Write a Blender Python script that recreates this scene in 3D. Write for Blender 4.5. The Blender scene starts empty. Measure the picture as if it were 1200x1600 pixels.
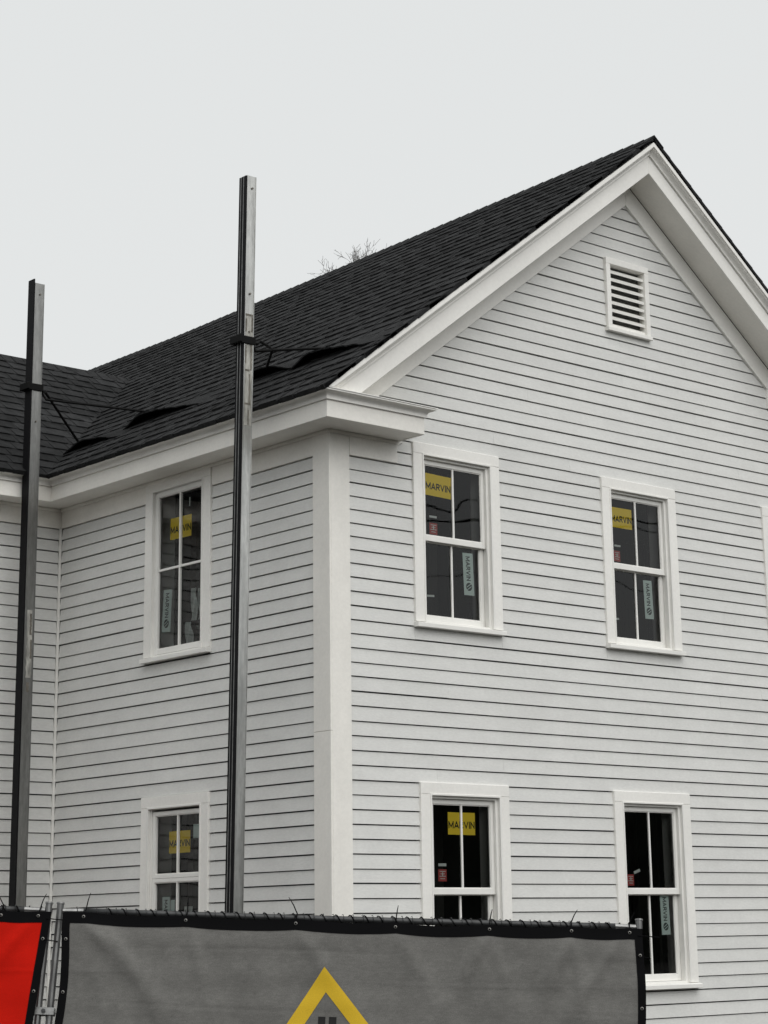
import bpy, bmesh, math, random
from mathutils import Vector, Matrix
random.seed(7)
R = math.radians
scene = bpy.context.scene
col = scene.collection

# ------------------------------------------------------------------ camera, sky, sun, exposure
cam_d = bpy.data.cameras.new('camera'); cam = bpy.data.objects.new('camera', cam_d); col.objects.link(cam)
cam_d.sensor_fit = 'VERTICAL'; cam_d.sensor_height = 32.0; cam_d.sensor_width = 24.0
cam_d.lens = 3202.42 / 1600 * 32.0
cam_d.shift_x = -(642.90 - 600) / 1600; cam_d.shift_y = (619.59 - 800) / 1600
cam_d.clip_start = 0.1; cam_d.clip_end = 3000
cam.matrix_world = Matrix(((0.752803, -0.15473, -0.639802, -9.4466), (-0.658038, -0.201374, -0.725558, -11.6570),
                           (-0.016574, 0.967216, -0.253414, 1.8), (0, 0, 0, 1)))
scene.camera = cam

SUN_EL, SUN_AZ = R(52), R(188)          # azimuth measured clockwise from +Y
world = bpy.data.worlds.new('World'); scene.world = world; world.use_nodes = True
nt = world.node_tree; nt.nodes.clear()
sky = nt.nodes.new('ShaderNodeTexSky'); sky.sky_type = 'NISHITA'; sky.sun_disc = False
sky.sun_elevation = SUN_EL; sky.sun_rotation = SUN_AZ; sky.air_density = 1.0; sky.dust_density = 4.0
hs = nt.nodes.new('ShaderNodeHueSaturation'); hs.inputs['Saturation'].default_value = 0.06
mx = nt.nodes.new('ShaderNodeMixRGB'); mx.inputs[0].default_value = 0.86
mx.inputs[2].default_value = (7.55, 7.74, 7.74, 1)      # the even grey of a closed cloud cover
bg = nt.nodes.new('ShaderNodeBackground'); bg.inputs['Strength'].default_value = 0.1
wo = nt.nodes.new('ShaderNodeOutputWorld')
nt.links.new(sky.outputs[0], hs.inputs['Color']); nt.links.new(hs.outputs[0], mx.inputs[1])
nt.links.new(mx.outputs[0], bg.inputs['Color']); nt.links.new(bg.outputs[0], wo.inputs[0])

sd = bpy.data.lights.new('sun', 'SUN'); sd.energy = 1.6; sd.angle = R(75); sd.color = (1.0, 0.985, 0.96)
sun = bpy.data.objects.new('sun', sd); col.objects.link(sun)
sdir = Vector((math.sin(SUN_AZ) * math.cos(SUN_EL), math.cos(SUN_AZ) * math.cos(SUN_EL), math.sin(SUN_EL)))
sun.rotation_euler = sdir.to_track_quat('Z', 'Y').to_euler(); sun.location = (0, -20, 30)

vs = scene.view_settings
vs.view_transform = 'Standard'; vs.look = 'None'; vs.exposure = 0.14; vs.gamma = 1.0; vs.use_curve_mapping = False
scene.render.film_transparent = False
try:
    scene.cycles.max_bounces = 8; scene.cycles.transparent_max_bounces = 12; scene.cycles.caustics_reflective = False
except Exception: pass

# ------------------------------------------------------------------ helpers
U = 0.105                                   # one clapboard exposure, in metres
ZG = 33.43 * U + 1.8                        # height of house datum above the ground
def H(x, y, z): return Vector((x * U, y * U, z * U + ZG))

class MB:
    """collects faces, builds ONE mesh object"""
    def __init__(s, tf=None): s.v = []; s.f = []; s.m = []; s.tf = tf; s.mi = 0
    def add(s, vs_, fs_):
        o = len(s.v)
        s.v += [Vector(v) if s.tf is None else s.tf(*v) for v in vs_]
        for f in fs_: s.f.append([o + i for i in f]); s.m.append(s.mi)
        return s
    def box(s, x0, x1, y0, y1, z0, z1):
        return s.add([(x0,y0,z0),(x1,y0,z0),(x1,y1,z0),(x0,y1,z0),(x0,y0,z1),(x1,y0,z1),(x1,y1,z1),(x0,y1,z1)],
                     [(0,3,2,1),(4,5,6,7),(0,1,5,4),(1,2,6,5),(2,3,7,6),(3,0,4,7)])
    def loft(s, a, b, cap=True):
        n = len(a)
        fs_ = [(i, (i+1) % n, n + (i+1) % n, n + i) for i in range(n)]
        if cap: fs_ += [tuple(range(n))[::-1], tuple(range(n, 2*n))]
        return s.add(list(a) + list(b), fs_)
    def rings(s, rs, cap=True):
        n = len(rs[0]); vs_ = [p for r in rs for p in r]; fs_ = []
        for k in range(len(rs)-1):
            for i in range(n): fs_.append((k*n+i, k*n+(i+1)%n, (k+1)*n+(i+1)%n, (k+1)*n+i))
        if cap: fs_ += [tuple(range(n))[::-1], tuple(range((len(rs)-1)*n, len(rs)*n))]
        return s.add(vs_, fs_)
    def tube(s, pts, r, n=6):
        pts = [Vector(p) for p in pts]; rs = []
        rr = r if isinstance(r, (list, tuple)) else [r]*len(pts)
        t0 = (pts[1]-pts[0]).normalized(); a = t0.orthogonal().normalized()
        for i, p in enumerate(pts):
            t = (pts[min(i+1, len(pts)-1)] - pts[max(i-1, 0)]).normalized()
            a = (a - t * a.dot(t)); a = a.normalized() if a.length > 1e-6 else t.orthogonal().normalized()
            b = t.cross(a)
            rs.append([p + (a*math.cos(2*math.pi*k/n) + b*math.sin(2*math.pi*k/n))*rr[i] for k in range(n)])
        return s.rings(rs)
    def grid(s, P, nu, nv):
        vs_ = [P(i/nu, j/nv) for j in range(nv+1) for i in range(nu+1)]
        return s.add(vs_, [(j*(nu+1)+i, j*(nu+1)+i+1, (j+1)*(nu+1)+i+1, (j+1)*(nu+1)+i) for j in range(nv) for i in range(nu)])
    def build(s, name, mat, parent=None, bevel=0, smooth=False, fix=True):
        me = bpy.data.meshes.new(name); me.from_pydata([tuple(v) for v in s.v], [], s.f); me.update()
        for m in (mat if isinstance(mat, (list, tuple)) else [mat]): me.materials.append(m)
        if any(s.m): me.polygons.foreach_set('material_index', s.m)
        if fix:
            bm = bmesh.new(); bm.from_mesh(me); bmesh.ops.recalc_face_normals(bm, faces=bm.faces); bm.to_mesh(me); bm.free()
        if smooth: me.polygons.foreach_set('use_smooth', [True]*len(me.polygons))
        o = bpy.data.objects.new(name, me); col.objects.link(o)
        if parent: o.parent = parent
        if bevel:
            b = o.modifiers.new('bevel', 'BEVEL'); b.width = bevel; b.segments = 1; b.limit_method = 'ANGLE'
        return o

def tag(o, label=None, cat=None, group=None, kind=None):
    if label: o['label'] = label
    if cat: o['category'] = cat
    if group: o['group'] = group
    if kind: o['kind'] = kind
    return o
def empty(name, loc=(0,0,0)):
    o = bpy.data.objects.new(name, None); col.objects.link(o); o.location = loc; o.empty_display_size = 0.2
    return o

# ------------------------------------------------------------------ materials
def mat(name, base, rough=0.6, metal=0.0, vary=0.0, noise=None, bump=None, rnd=0.0, spec=0.5, streak=None):
    """base colour with optional fine noise (scale, dark factor), per-object variation and bump"""
    m = bpy.data.materials.new(name); m.use_nodes = True; t = m.node_tree; n = t.nodes; l = t.links
    b = n['Principled BSDF']; b.inputs['Roughness'].default_value = rough; b.inputs['Metallic'].default_value = metal
    b.inputs['Specular IOR Level'].default_value = spec
    tc = n.new('ShaderNodeTexCoord')
    c = n.new('ShaderNodeRGB'); c.outputs[0].default_value = (*base, 1); cur = c.outputs[0]
    def mul(fac_socket, lo, hi, cur, pos=(0.35, 0.65)):
        r = n.new('ShaderNodeMapRange'); r.inputs[1].default_value = pos[0]; r.inputs[2].default_value = pos[1]
        r.inputs[3].default_value = lo; r.inputs[4].default_value = hi; l.new(fac_socket, r.inputs[0])
        x = n.new('ShaderNodeMixRGB'); x.blend_type = 'MULTIPLY'; x.inputs[0].default_value = 1
        l.new(cur, x.inputs[1]); l.new(r.outputs[0], x.inputs[2]); return x.outputs[0]
    for nz in (noise or []):
        sc, lo, hi, stretch = nz
        mp = n.new('ShaderNodeMapping'); mp.inputs['Scale'].default_value = stretch; l.new(tc.outputs['Object'], mp.inputs[0])
        tx = n.new('ShaderNodeTexNoise'); tx.inputs['Scale'].default_value = sc; tx.inputs['Detail'].default_value = 5
        tx.inputs['Roughness'].default_value = 0.6
        l.new(mp.outputs[0], tx.inputs[0]); cur = mul(tx.outputs[0], lo, hi, cur)
    if rnd:
        oi = n.new('ShaderNodeObjectInfo'); cur = mul(oi.outputs['Random'], 1-rnd, 1+rnd, cur, (0, 1))
    l.new(cur, b.inputs['Base Color'])
    if bump:
        sc, st, stretch = bump
        mp = n.new('ShaderNodeMapping'); mp.inputs['Scale'].default_value = stretch; l.new(tc.outputs['Object'], mp.inputs[0])
        tx = n.new('ShaderNodeTexNoise'); tx.inputs['Scale'].default_value = sc; tx.inputs['Detail'].default_value = 4; l.new(mp.outputs[0], tx.inputs[0])
        bp = n.new('ShaderNodeBump'); bp.inputs['Strength'].default_value = st; bp.inputs['Distance'].default_value = 0.01
        l.new(tx.outputs[0], bp.inputs['Height']); l.new(bp.outputs[0], b.inputs['Normal'])
    return m

M = {}
M['clap']  = mat('primed_clapboard', (0.715, 0.715, 0.692), 0.6, noise=[(3.0, 0.965, 1.02, (1,1,4)), (70, 0.96, 1.03, (0.4,0.4,1)), (7, 0.975, 1.01, (1,1,1)), (0.9, 0.96, 1.02, (1,1,1))], rnd=0.025, bump=(220, 0.15, (0.1,0.1,1)))
M['trim']  = mat('white_pvc_trim', (0.89, 0.876, 0.835), 0.45, noise=[(1.7, 0.95, 1.03, (1,1,1)), (40, 0.97, 1.02, (1,1,1))], rnd=0.02)
M['trimw'] = mat('white_pvc_trim_warm', (0.89, 0.868, 0.815), 0.45, noise=[(2.2, 0.94, 1.03, (1,1,0.6)), (40, 0.97, 1.02, (1,1,1))])
M['sash']  = mat('white_sash', (0.85, 0.84, 0.805), 0.4, noise=[(5, 0.96, 1.02, (1,1,1))])
M['wrap']  = mat('house_wrap', (0.10, 0.10, 0.10), 0.9)
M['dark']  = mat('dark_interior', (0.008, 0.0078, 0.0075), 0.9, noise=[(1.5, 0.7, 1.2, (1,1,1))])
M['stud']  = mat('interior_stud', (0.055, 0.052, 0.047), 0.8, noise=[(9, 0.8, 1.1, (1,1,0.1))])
M['jambin'] = mat('primed_interior_jamb', (0.42, 0.42, 0.40), 0.7)
M['yellow'] = mat('yellow_label', (0.95, 0.66, 0.03), 0.6)
M['ink']   = mat('black_ink', (0.02, 0.02, 0.02), 0.6, spec=0.12)
M['pale']  = mat('pale_label', (0.60, 0.70, 0.67), 0.55)
M['greyink'] = mat('grey_ink', (0.06, 0.075, 0.075), 0.6)
M['red']   = mat('red_label', (0.42, 0.06, 0.055), 0.6)
M['paper'] = mat('white_paper', (0.6, 0.62, 0.6), 0.7)
M['film']  = mat('grey_plastic_film', (0.55, 0.58, 0.565), 0.4, noise=[(14, 0.6, 1.1, (1,1,0.3))])
M['shing'] = mat('charcoal_shingle', (0.023, 0.0234, 0.024), 0.9, noise=[(420, 0.45, 1.7, (1,1,1)), (9, 0.72, 1.28, (1,1,1))], rnd=0.28, bump=(700, 0.5, (1,1,1)), spec=0.12)
M['deck']  = mat('roof_underlay', (0.02, 0.02, 0.021), 0.95)
M['alu']   = mat('weathered_aluminium', (0.58, 0.58, 0.56), 0.28, metal=0.85, noise=[(10, 0.62, 1.1, (1,1,0.08)), (55, 0.85, 1.05, (1,1,0.25))])
M['alud']  = mat('dull_aluminium', (0.31, 0.31, 0.30), 0.34, metal=0.85, noise=[(10, 0.6, 1.1, (1,1,0.08)), (55, 0.85, 1.05, (1,1,0.25))])
M['cement'] = mat('mud_residue', (0.46, 0.45, 0.41), 0.85, noise=[(24, 0.45, 1.15, (1,1,0.25))])
M['mudd']  = mat('dark_residue', (0.17, 0.155, 0.13), 0.85, noise=[(30, 0.5, 1.2, (1,1,0.3))])
M['rub_shade']   = mat('black_rubber_and_shade', (0.006, 0.006, 0.007), 0.6, spec=0.12)
M['steel'] = mat('black_steel', (0.006, 0.006, 0.006), 0.7, spec=0.12)
M['galv']  = mat('galvanised_pipe', (0.30, 0.30, 0.295), 0.4, metal=0.8, noise=[(16, 0.7, 1.1, (1,1,1))])
M['postm'] = mat('dull_fence_post', (0.15, 0.15, 0.148), 0.4, metal=0.7, noise=[(16, 0.6, 1.2, (1,1,.3))])
M['galvd'] = mat('grimy_pipe', (0.045, 0.046, 0.047), 0.42, metal=0.3, noise=[(14, 0.6, 1.2, (1,1,1))])
M['banner'] = mat('grey_mesh_fabric', (0.145, 0.142, 0.134), 0.9, spec=0.1, noise=[(300, 0.74, 1.26, (1,1,1)), (90, 0.93, 1.07, (.2,.2,1)), (3.5, 0.94, 1.05, (1,1,1)), (14, 0.95, 1.05, (1,1,1))], bump=(400, 0.2, (1,1,1)))
M['bred']  = mat('red_mesh_fabric', (0.52, 0.010, 0.004), 0.9, spec=0.08, noise=[(380, 0.8, 1.15, (1,1,1)), (2.2, 0.93, 1.05, (1,1,3))])
M['hem']   = mat('black_webbing', (0.004, 0.004, 0.0045), 0.9, spec=0.08)
M['bgold'] = mat('printed_yellow', (0.60, 0.39, 0.010), 0.8, noise=[(380, 0.8, 1.15, (1,1,1))])
M['grom']  = mat('brass_grommet', (0.17, 0.165, 0.155), 0.45, metal=0.8)
M['bark']  = mat('grey_bark', (0.24, 0.235, 0.23), 0.9, noise=[(8, 0.8, 1.2, (1,1,0.3))])
M['wood']  = mat('weathered_pole_wood', (0.09, 0.075, 0.06), 0.9)
M['wire']  = mat('black_cable', (0.01, 0.01, 0.01), 0.6, spec=0.12)
M['ground'] = mat('asphalt', (0.035, 0.035, 0.036), 0.85, noise=[(120, 0.7, 1.3, (1,1,1)), (0.6, 0.85, 1.15, (1,1,1))])
M['gravel'] = mat('muddy_gravel', (0.055, 0.052, 0.047), 0.95, noise=[(40, 0.6, 1.3, (1,1,1)), (1.1, 0.8, 1.15, (1,1,1))])
M['conc']  = mat('foundation_concrete', (0.30, 0.30, 0.29), 0.9, noise=[(6, 0.85, 1.1, (1,1,1))])
M['far']   = mat('far_woodland', (0.035, 0.04, 0.03), 0.95, noise=[(1.2, 0.6, 1.4, (1,1,1))])

def glass_mat():
    m = bpy.data.materials.new('window_glass'); m.use_nodes = True; t = m.node_tree; n = t.nodes; l = t.links; n.clear()
    o = n.new('ShaderNodeOutputMaterial'); mixn = n.new('ShaderNodeMixShader'); tr = n.new('ShaderNodeBsdfTransparent')
    gl = n.new('ShaderNodeBsdfGlossy'); gl.inputs['Roughness'].default_value = 0.012
    tr.inputs[0].default_value = (0.92, 0.95, 0.93, 1)
    fr = n.new('ShaderNodeFresnel'); fr.inputs[0].default_value = 1.5
    tc = n.new('ShaderNodeTexCoord'); nz = n.new('ShaderNodeTexNoise'); nz.inputs['Scale'].default_value = 2.6; nz.inputs['Detail'].default_value = 0
    bp = n.new('ShaderNodeBump'); bp.inputs['Strength'].default_value = 0.4; bp.inputs['Distance'].default_value = 0.007
    l.new(tc.outputs['Object'], nz.inputs[0]); l.new(nz.outputs[0], bp.inputs['Height']); l.new(bp.outputs[0], gl.inputs['Normal'])
    l.new(fr.outputs[0], mixn.inputs[0]); l.new(tr.outputs[0], mixn.inputs[1]); l.new(gl.outputs[0], mixn.inputs[2])
    l.new(mixn.outputs[0], o.inputs[0]); return m
M['glass'] = glass_mat()

# ------------------------------------------------------------------ ground and far surroundings
g = MB(); g.add([(-800,-800,0),(800,-800,0),(800,800,0),(-800,800,0)], [(0,1,2,3)])
tag(g.build('ground', M['gravel']), kind='structure')
g = MB(); g.box(-800, 800, -19, -9.2, -0.1, 0.004); tag(g.build('road', M['ground']), kind='structure')
g = MB(); g.box(-800, 800, -9.2, -9.05, -0.1, 0.12); tag(g.build('kerb', M['conc']), kind='structure')

# a dark wooded rise on the far side of the road (seen only as the dark reflection in the lower windows)
def woods(name, pts, h, jag):
    b = MB(); rnd = random.Random(3)
    fr, bk = [], []
    for (x0,y0),(x1,y1) in zip(pts, pts[1:]):
        L = math.hypot(x1-x0, y1-y0); n_ = int(L/1.5)
        for i in range(n_): fr.append((x0+(x1-x0)*i/n_, y0+(y1-y0)*i/n_))
    hs_ = [h*(0.85+jag*rnd.random()) for _ in fr]
    for i in range(len(fr)-1):
        (xa,ya),(xb,yb) = fr[i], fr[i+1]; dx,dy = xb-xa, yb-ya; L = math.hypot(dx,dy); nx,ny = dy/L*6, -dx/L*6
        b.add([(xa,ya,-1),(xb,yb,-1),(xb+nx*.4,yb+ny*.4,hs_[i+1]),(xa+nx*.4,ya+ny*.4,hs_[i]),(xa+nx,ya+ny,-1),(xb+nx,yb+ny,-1)],
              [(0,1,2,3),(3,2,5,4)])
    return tag(b.build(name, M['far'], fix=False), 'low dark woodland line along the horizon', None, kind='stuff')
woods('far_woodland', [(-90,45),(-85,10),(-70,-25),(-40,-48),(10,-55),(60,-52),(110,-40)], 9.0, 0.3)
woods('far_woodland', [(130,-45),(175,0),(165,120),(60,175),(-60,140),(-115,60)], 8.0, 0.4)

# ------------------------------------------------------------------ house data (in clapboard units)
ZK = {k: z for k, z in zip(range(-10, 33), [9.91,8.98,7.98,6.95,5.94,4.94,3.95,2.92,1.88,0.93,0.0,-0.97,-1.94,-2.93,-3.9,-4.9,-5.86,-6.83,-7.8,
      -8.81,-9.81,-10.84,-11.85,-12.84,-13.83,-14.85,-15.83,-16.89,-17.9,-18.96,-19.97,-20.99,-22.01,-23.03,-24.03,-25.04,-26.04,-27.04,-28.04,-29.04,-30.01,-31.01,-32.0])}
for k in range(33, 45): ZK[k] = ZK[k-1] - 1.0
for k in range(-11, -30, -1): ZK[k] = ZK[k+1] + 0.985
XC, WID, DEP = 32.3, 64.6, 35.9
SL = 0.762
XE, ZE = -3.4, 3.6                                     # eave edge of the main roof
def zr(y): return 31.05 - 0.0195 * min(max(y + 4, 0), 70)
def roof_z(x, y): return ZE + (zr(y) - ZE) * (x - XE) / (XC - XE)

house = empty('white_house')
tag(house, 'white clapboard house with charcoal shingle roof and unfinished windows', 'house')

TG = lambda u, d, z: H(u, d, z)                        # gable wall: u to the right, d inwards
TS = lambda u, d, z: H(d, u, z)                        # side wall: u away from the camera, d inwards
TW = lambda u, d, z: H(u, DEP + d, z)                  # wing wall

# ---- openings: (u0, u1, head top, sill bottom)
GW = [(7.84, 16.6, 1.88, -11.93), (27.96, 36.78, 1.88, -11.95), (48.04, 56.8, 1.88, -11.95),
      (8.02, 16.7, -23.0, -37.9), (27.96, 36.73, -23.0, -37.9), (48.04, 56.8, -23.0, -37.9)]
SW = [(14.22, 23.02, 1.62, -12.77), (14.2, 22.95, -23.05, -37.7)]
VENT = (29.48, 34.66, 14.4, 20.8)

def wall_sheet(name, tf, u0, u1, z0, z1, holes, mat_, gable=False):
    """sheathing with real openings, 0.15 behind the face"""
    b = MB(tf)
    us = sorted({u0, u1, *[h[0]+.95 for h in holes], *[h[1]-.95 for h in holes]})
    for a, c in zip(us, us[1:]):
        hs_ = sorted([(h[3]+.4, h[2]-.75) for h in holes if h[0]+.95 <= a+1e-6 and h[1]-.95 >= c-1e-6])
        zz = z0
        for lo, hi in hs_ + [(z1, z1)]:
            if lo > zz: b.box(a, c, .5, 1.3, zz, lo)
            zz = hi
    if gable:
        for s in (-1, 1):
            b.add([(XC, .5, z1), (XC + s*(XC-.5), .5, z1), (XC, .5, 27.5), (XC, 1.2, z1), (XC + s*(XC-.5), 1.2, z1), (XC, 1.2, 27.5)],
                  [(0,1,2),(3,5,4),(0,3,4,1),(1,4,5,2)])
    return b.build(name, mat_, house)

gable_wall = wall_sheet('gable_wall', TG, 0.3, WID-.3, -45, 3.3, GW, M['wrap'], True)
side_wall = wall_sheet('side_wall', TS, 0.3, DEP, -45, 3.3, SW, M['wrap'])
wing_wall = wall_sheet('wing_wall', TW, -22, 1.2, -45, 3.3, [], M['wrap'])

def clapboard(tf, parent, u0, u1, zb, zt, cut=False):
    """one tapered board: thick undercut drip edge at the bottom, thin top tucked under the next"""
    j = random.uniform(-.02, .02); y0 = -.05 + random.uniform(-.012, .012)
    # a fine open reveal below the next board's drip edge reads as the crisp dark line between courses
    f = (zt - zb); yt = -.05 + .085*f; zt -= 0 if cut else .085
    b = MB(tf)
    b.add([(u0,y0,zb+j),(u0,.28,zb+j+.02),(u0,.28,zt),(u0,yt,zt),(u1,y0,zb+j),(u1,.28,zb+j+.02),(u1,.28,zt),(u1,yt,zt)],
          [(0,1,5,4),(1,2,6,5),(2,3,7,6),(3,0,4,7),(0,3,2,1),(4,5,6,7)])
    return b.build('clapboard', M['clap'], parent)

def courses(tf, parent, kmin, kmax, xrange, cuts, joints, rnd):
    for k in range(kmin, kmax+1):
        zb, zt = ZK[k], ZK[k-1] if (k-1) in ZK else ZK[k]+.985
        a, c = xrange(zb, zt)
        if c - a < .6: continue
        segs = [(a, c)]
        for (h0, h1, z0, z1) in cuts:
            ov = min(zt, z1) - max(zb, z0)
            if ov > .06:
                ns = []
                for s0, s1 in segs:
                    if h1 <= s0 or h0 >= s1: ns.append((s0, s1)); continue
                    if h0 - s0 > .1: ns.append((s0, h0+.03))
                    if s1 - h1 > .1: ns.append((h1-.03, s1))
                    # notched remainder below or above the opening
                    if z0 - zb > .1: clapboard(tf, parent, max(s0, h0)+.03, min(s1, h1)-.03, zb, z0+.02, True)
                    if zt - z1 > .1: clapboard(tf, parent, max(s0, h0)+.03, min(s1, h1)-.03, z1, zt)
                segs = ns
        for s0, s1 in segs:
            pts = [s0]
            if joints and s1 - s0 > 24:
                pts.append(s0 + (s1-s0)*rnd.uniform(.12, .88))
            pts.append(s1)
            for i, (p0, p1) in enumerate(zip(pts, pts[1:])): clapboard(tf, parent, p0+(.004 if i else .012), p1-(.004 if i < len(pts)-2 else .012), zb, zt)

rnd = random.Random(11)
def gx(zb, zt):
    a, c = 1.74, WID-1.74
    if zb > -.05 and zb < 3.2: a = 6.33; c = WID-6.33
    zm = (zb+zt)/2 + .2
    if zm > 3.6:
        a = max(a, XC-(27.0-zm)/SL); c = min(c, XC+(27.0-zm)/SL)
    return a, c
courses(TG, gable_wall, -27, 44, gx, [(h[0], h[1], h[3], h[2]) for h in GW] + [(VENT[0], VENT[1], VENT[2], VENT[3])], True, rnd)
courses(TS, side_wall, 1, 44, lambda zb, zt: (1.74, DEP-.20), [(h[0], h[1], h[3], h[2]) for h in SW], False, rnd)
courses(TW, wing_wall, 1, 44, lambda zb, zt: (-21.5, -.20), [], False, rnd)

# ---- remaining walls of the house, foundation
b = MB(H); b.box(WID-1.2, WID, 1.2, 90, -45, 3.3); b.box(0, WID-1.2, 89, 90, -45, 3.3); b.box(-22, -21, DEP+1.2, 72, -45, 3.3); b.box(-21, 0, 71, 72, -45, 3.3)
b.build('rear_wall', M['clap'], house)
b = MB(H); b.box(.25, WID-.25, .25, DEP, -51, -45.02); b.box(-21.8, WID-.25, DEP+.25, 89, -51, -45.02); b.build('foundation', M['conc'], house)
# interior: dark floor slabs and inner partitions with studs
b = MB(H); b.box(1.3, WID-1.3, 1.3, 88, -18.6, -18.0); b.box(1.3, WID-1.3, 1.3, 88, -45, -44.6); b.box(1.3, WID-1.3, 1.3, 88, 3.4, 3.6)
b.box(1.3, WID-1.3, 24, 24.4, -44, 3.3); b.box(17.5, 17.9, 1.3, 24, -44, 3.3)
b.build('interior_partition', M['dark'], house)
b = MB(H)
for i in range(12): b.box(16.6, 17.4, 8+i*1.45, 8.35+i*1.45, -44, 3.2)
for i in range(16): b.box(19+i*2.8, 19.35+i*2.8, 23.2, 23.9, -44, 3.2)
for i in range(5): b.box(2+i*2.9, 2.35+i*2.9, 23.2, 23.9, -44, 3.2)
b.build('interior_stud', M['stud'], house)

# ------------------------------------------------------------------ corner boards, friezes, eaves
BV = 0.0025
b = MB(H); b.box(.02, 1.76, -.14, .48, -45, 1.64); b.build('corner_board', M['trimw'], house, BV)
b = MB(H); b.box(-.14, .018, -.14, 1.76, -45, -19.79); b.build('corner_board', M['trimw'], house, BV)
b = MB(H); b.box(-.14, .018, -.14, 1.76, -19.77, 1.64); b.build('corner_board', M['trimw'], house, BV)
b = MB(H); b.box(WID-1.76, WID+.12, -.14, .2, -45, 1.64); b.build('corner_board', M['trimw'], house, BV)
b = MB(H); b.box(-.22, -.02, DEP-.22, DEP-.02, -45, 0.0); b.build('corner_board', M['trim'], house, BV)

S0 = [(1.77, 14.3), (22.95, DEP-.02)]
b = MB(H); b.box(.02, .48, .485, 1.76, -45, 1.64); b.build('corner_board', M['trimw'], house)
for a, c in ((1.77, 14.21), (23.03, DEP-.13)):
    b = MB(TS); b.box(a, c, -.10, .4, 0, 1.64); b.build('frieze_board', M['trimw'], house, BV)
b = MB(TW); b.box(-21.9, -.03, -.10, .4, 0, 1.64); b.build('frieze_board', M['trimw'], house, BV)
b = MB(TS); b.box(-.24, DEP-.24, -.24, -.145, 1.40, 1.64); b.build('bed_moulding', M['trimw'], house, BV)
b = MB(TW); b.box(-21.9, -.25, -.24, -.105, 1.40, 1.64); b.build('bed_moulding', M['trimw'], house, BV)
# frieze under the cornice return, its end cut to a scroll
def ret_frieze(sgn):
    X = (lambda x: x) if sgn > 0 else (lambda x: WID - x)
    b = MB(H); pr = [(1.77,0),(6.32,0),(6.32,1.0),(6.36,1.25),(6.5,1.45),(6.75,1.58),(6.95,1.64),(1.77,1.64)]
    b.loft([(X(x), -.16, z) for x, z in pr], [(X(x), .4, z) for x, z in pr]); b.build('frieze_board', M['trimw'], house, BV)
    b = MB(H); b.box(min(X(-.24), X(6.3)), max(X(-.24), X(6.3)), -.26, -.165, 1.40, 1.64); b.build('bed_moulding', M['trimw'], house, BV)
ret_frieze(1); ret_frieze(-1)

CROWN = [(-.18, .004), (.15, .004), (.15, .19), (.17, .27), (.24, .38), (.36, .46), (.52, .51), (.66, .53), (.66, .63), (-.18, .63)]
def sweep_h(prof, path, offs, name, m, parent=None, bevel=0, smooth=False):
    """sweep a (out, z) profile along a horizontal polyline; offs(i) gives the outward mitre vector at each point"""
    b = MB(H)
    b.rings([[(path[i][0] + offs[i][0]*o, path[i][1] + offs[i][1]*o, z) for o, z in prof] for i in range(len(path))])
    return b.build(name, m, parent or house, bevel, smooth)
F0, F1 = 1.62, 2.87
FX, FY, FW = -2.6, -3.0, DEP-2.5                       # fascia planes
RE = 6.5                                               # end of the cornice return
fasc = [(0, F0), (0, F1), (-.18, F1), (-.18, F0)]
crown = [(o, F1 + z) for o, z in CROWN]
for prof, nm, mm, bv in ((fasc, 'fascia_board', M['trimw'], BV), (crown, 'crown_moulding', M['trim'], 0)):
    sweep_h(prof, [(-24, FW), (FX, FW)], [(0,-1), (-1,-1)], nm, mm, None, bv)
    sweep_h(prof, [(FX, FW), (FX, FY)], [(-1,-1), (-1,-1)], nm, mm, None, bv)
    sweep_h(prof, [(FX, FY), (RE, FY), (RE, -.12)], [(-1,-1), (1,-1), (1,0)], nm, mm, None, bv)
    sweep_h(prof, [(WID-RE, -.12), (WID-RE, FY), (WID-FX, FY), (WID-FX, 88)], [(-1,0), (-1,-1), (1,-1), (1,0)], nm, mm, None, bv)
# soffits, level with the bottom of the fascia
b = MB(H); b.box(FX+.19, -.13, FY+.19, DEP+.1, 1.66, 1.8); b.build('soffit', M['trimw'], house)
b = MB(H); b.box(-.125, RE-.19, FY+.19, -.15, 1.66, 1.8); b.build('soffit', M['trimw'], house)
b = MB(H); b.box(-24, FX+.185, FW+.19, DEP-.11, 1.66, 1.8); b.build('soffit', M['trimw'], house)
b = MB(H); b.box(WID-RE+.19, WID-FX-.19, FY+.19, -.15, 1.66, 1.8); b.build('soffit', M['trimw'], house)
# sloped cap on top of each return
for s in (1, -1):
    X = (lambda x: x) if s > 0 else (lambda x: WID - x)
    b = MB(H); zf = F1 + .645
    top = [(X(-3.0), FY-.72, zf), (X(RE+.75), FY-.72, zf), (X(RE+.75), -.13, zf+.28), (X(-3.0), -.13, zf+.28)]
    b.loft(top, [(x, y, z+.06) for x, y, z in top]); b.build('return_cap', M['trim'], house)

# ------------------------------------------------------------------ rake trim
def rake(prof, name, m, zb=None, bevel=0, zlow=3.60):
    """prof: (out, dz) with dz measured from the fascia top; runs from the apex down to the return cap"""
    for s in (-1, 1):
        a = [(XC, FY-o, 29.6+dz) for o, dz in prof]
        c = [(XC + s*(29.6+dz-zlow)/SL, FY-o, zlow) for o, dz in prof]
        b = MB(H); b.loft(a, c); b.build(name, m, house, bevel)
rake([(0,-1.6), (0,-.02), (-.2,-.02), (-.2,-1.6)], 'rake_board', M['trim'], bevel=BV)
RC = [(-.1,.004),(.17,.004),(.17,.12),(.20,.20),(.28,.32),(.42,.42),(.58,.47),(.58,.56),(.72,.58),(.72,.96),(-.1,.96)]
rake(RC, 'rake_crown', M['trim'])
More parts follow.
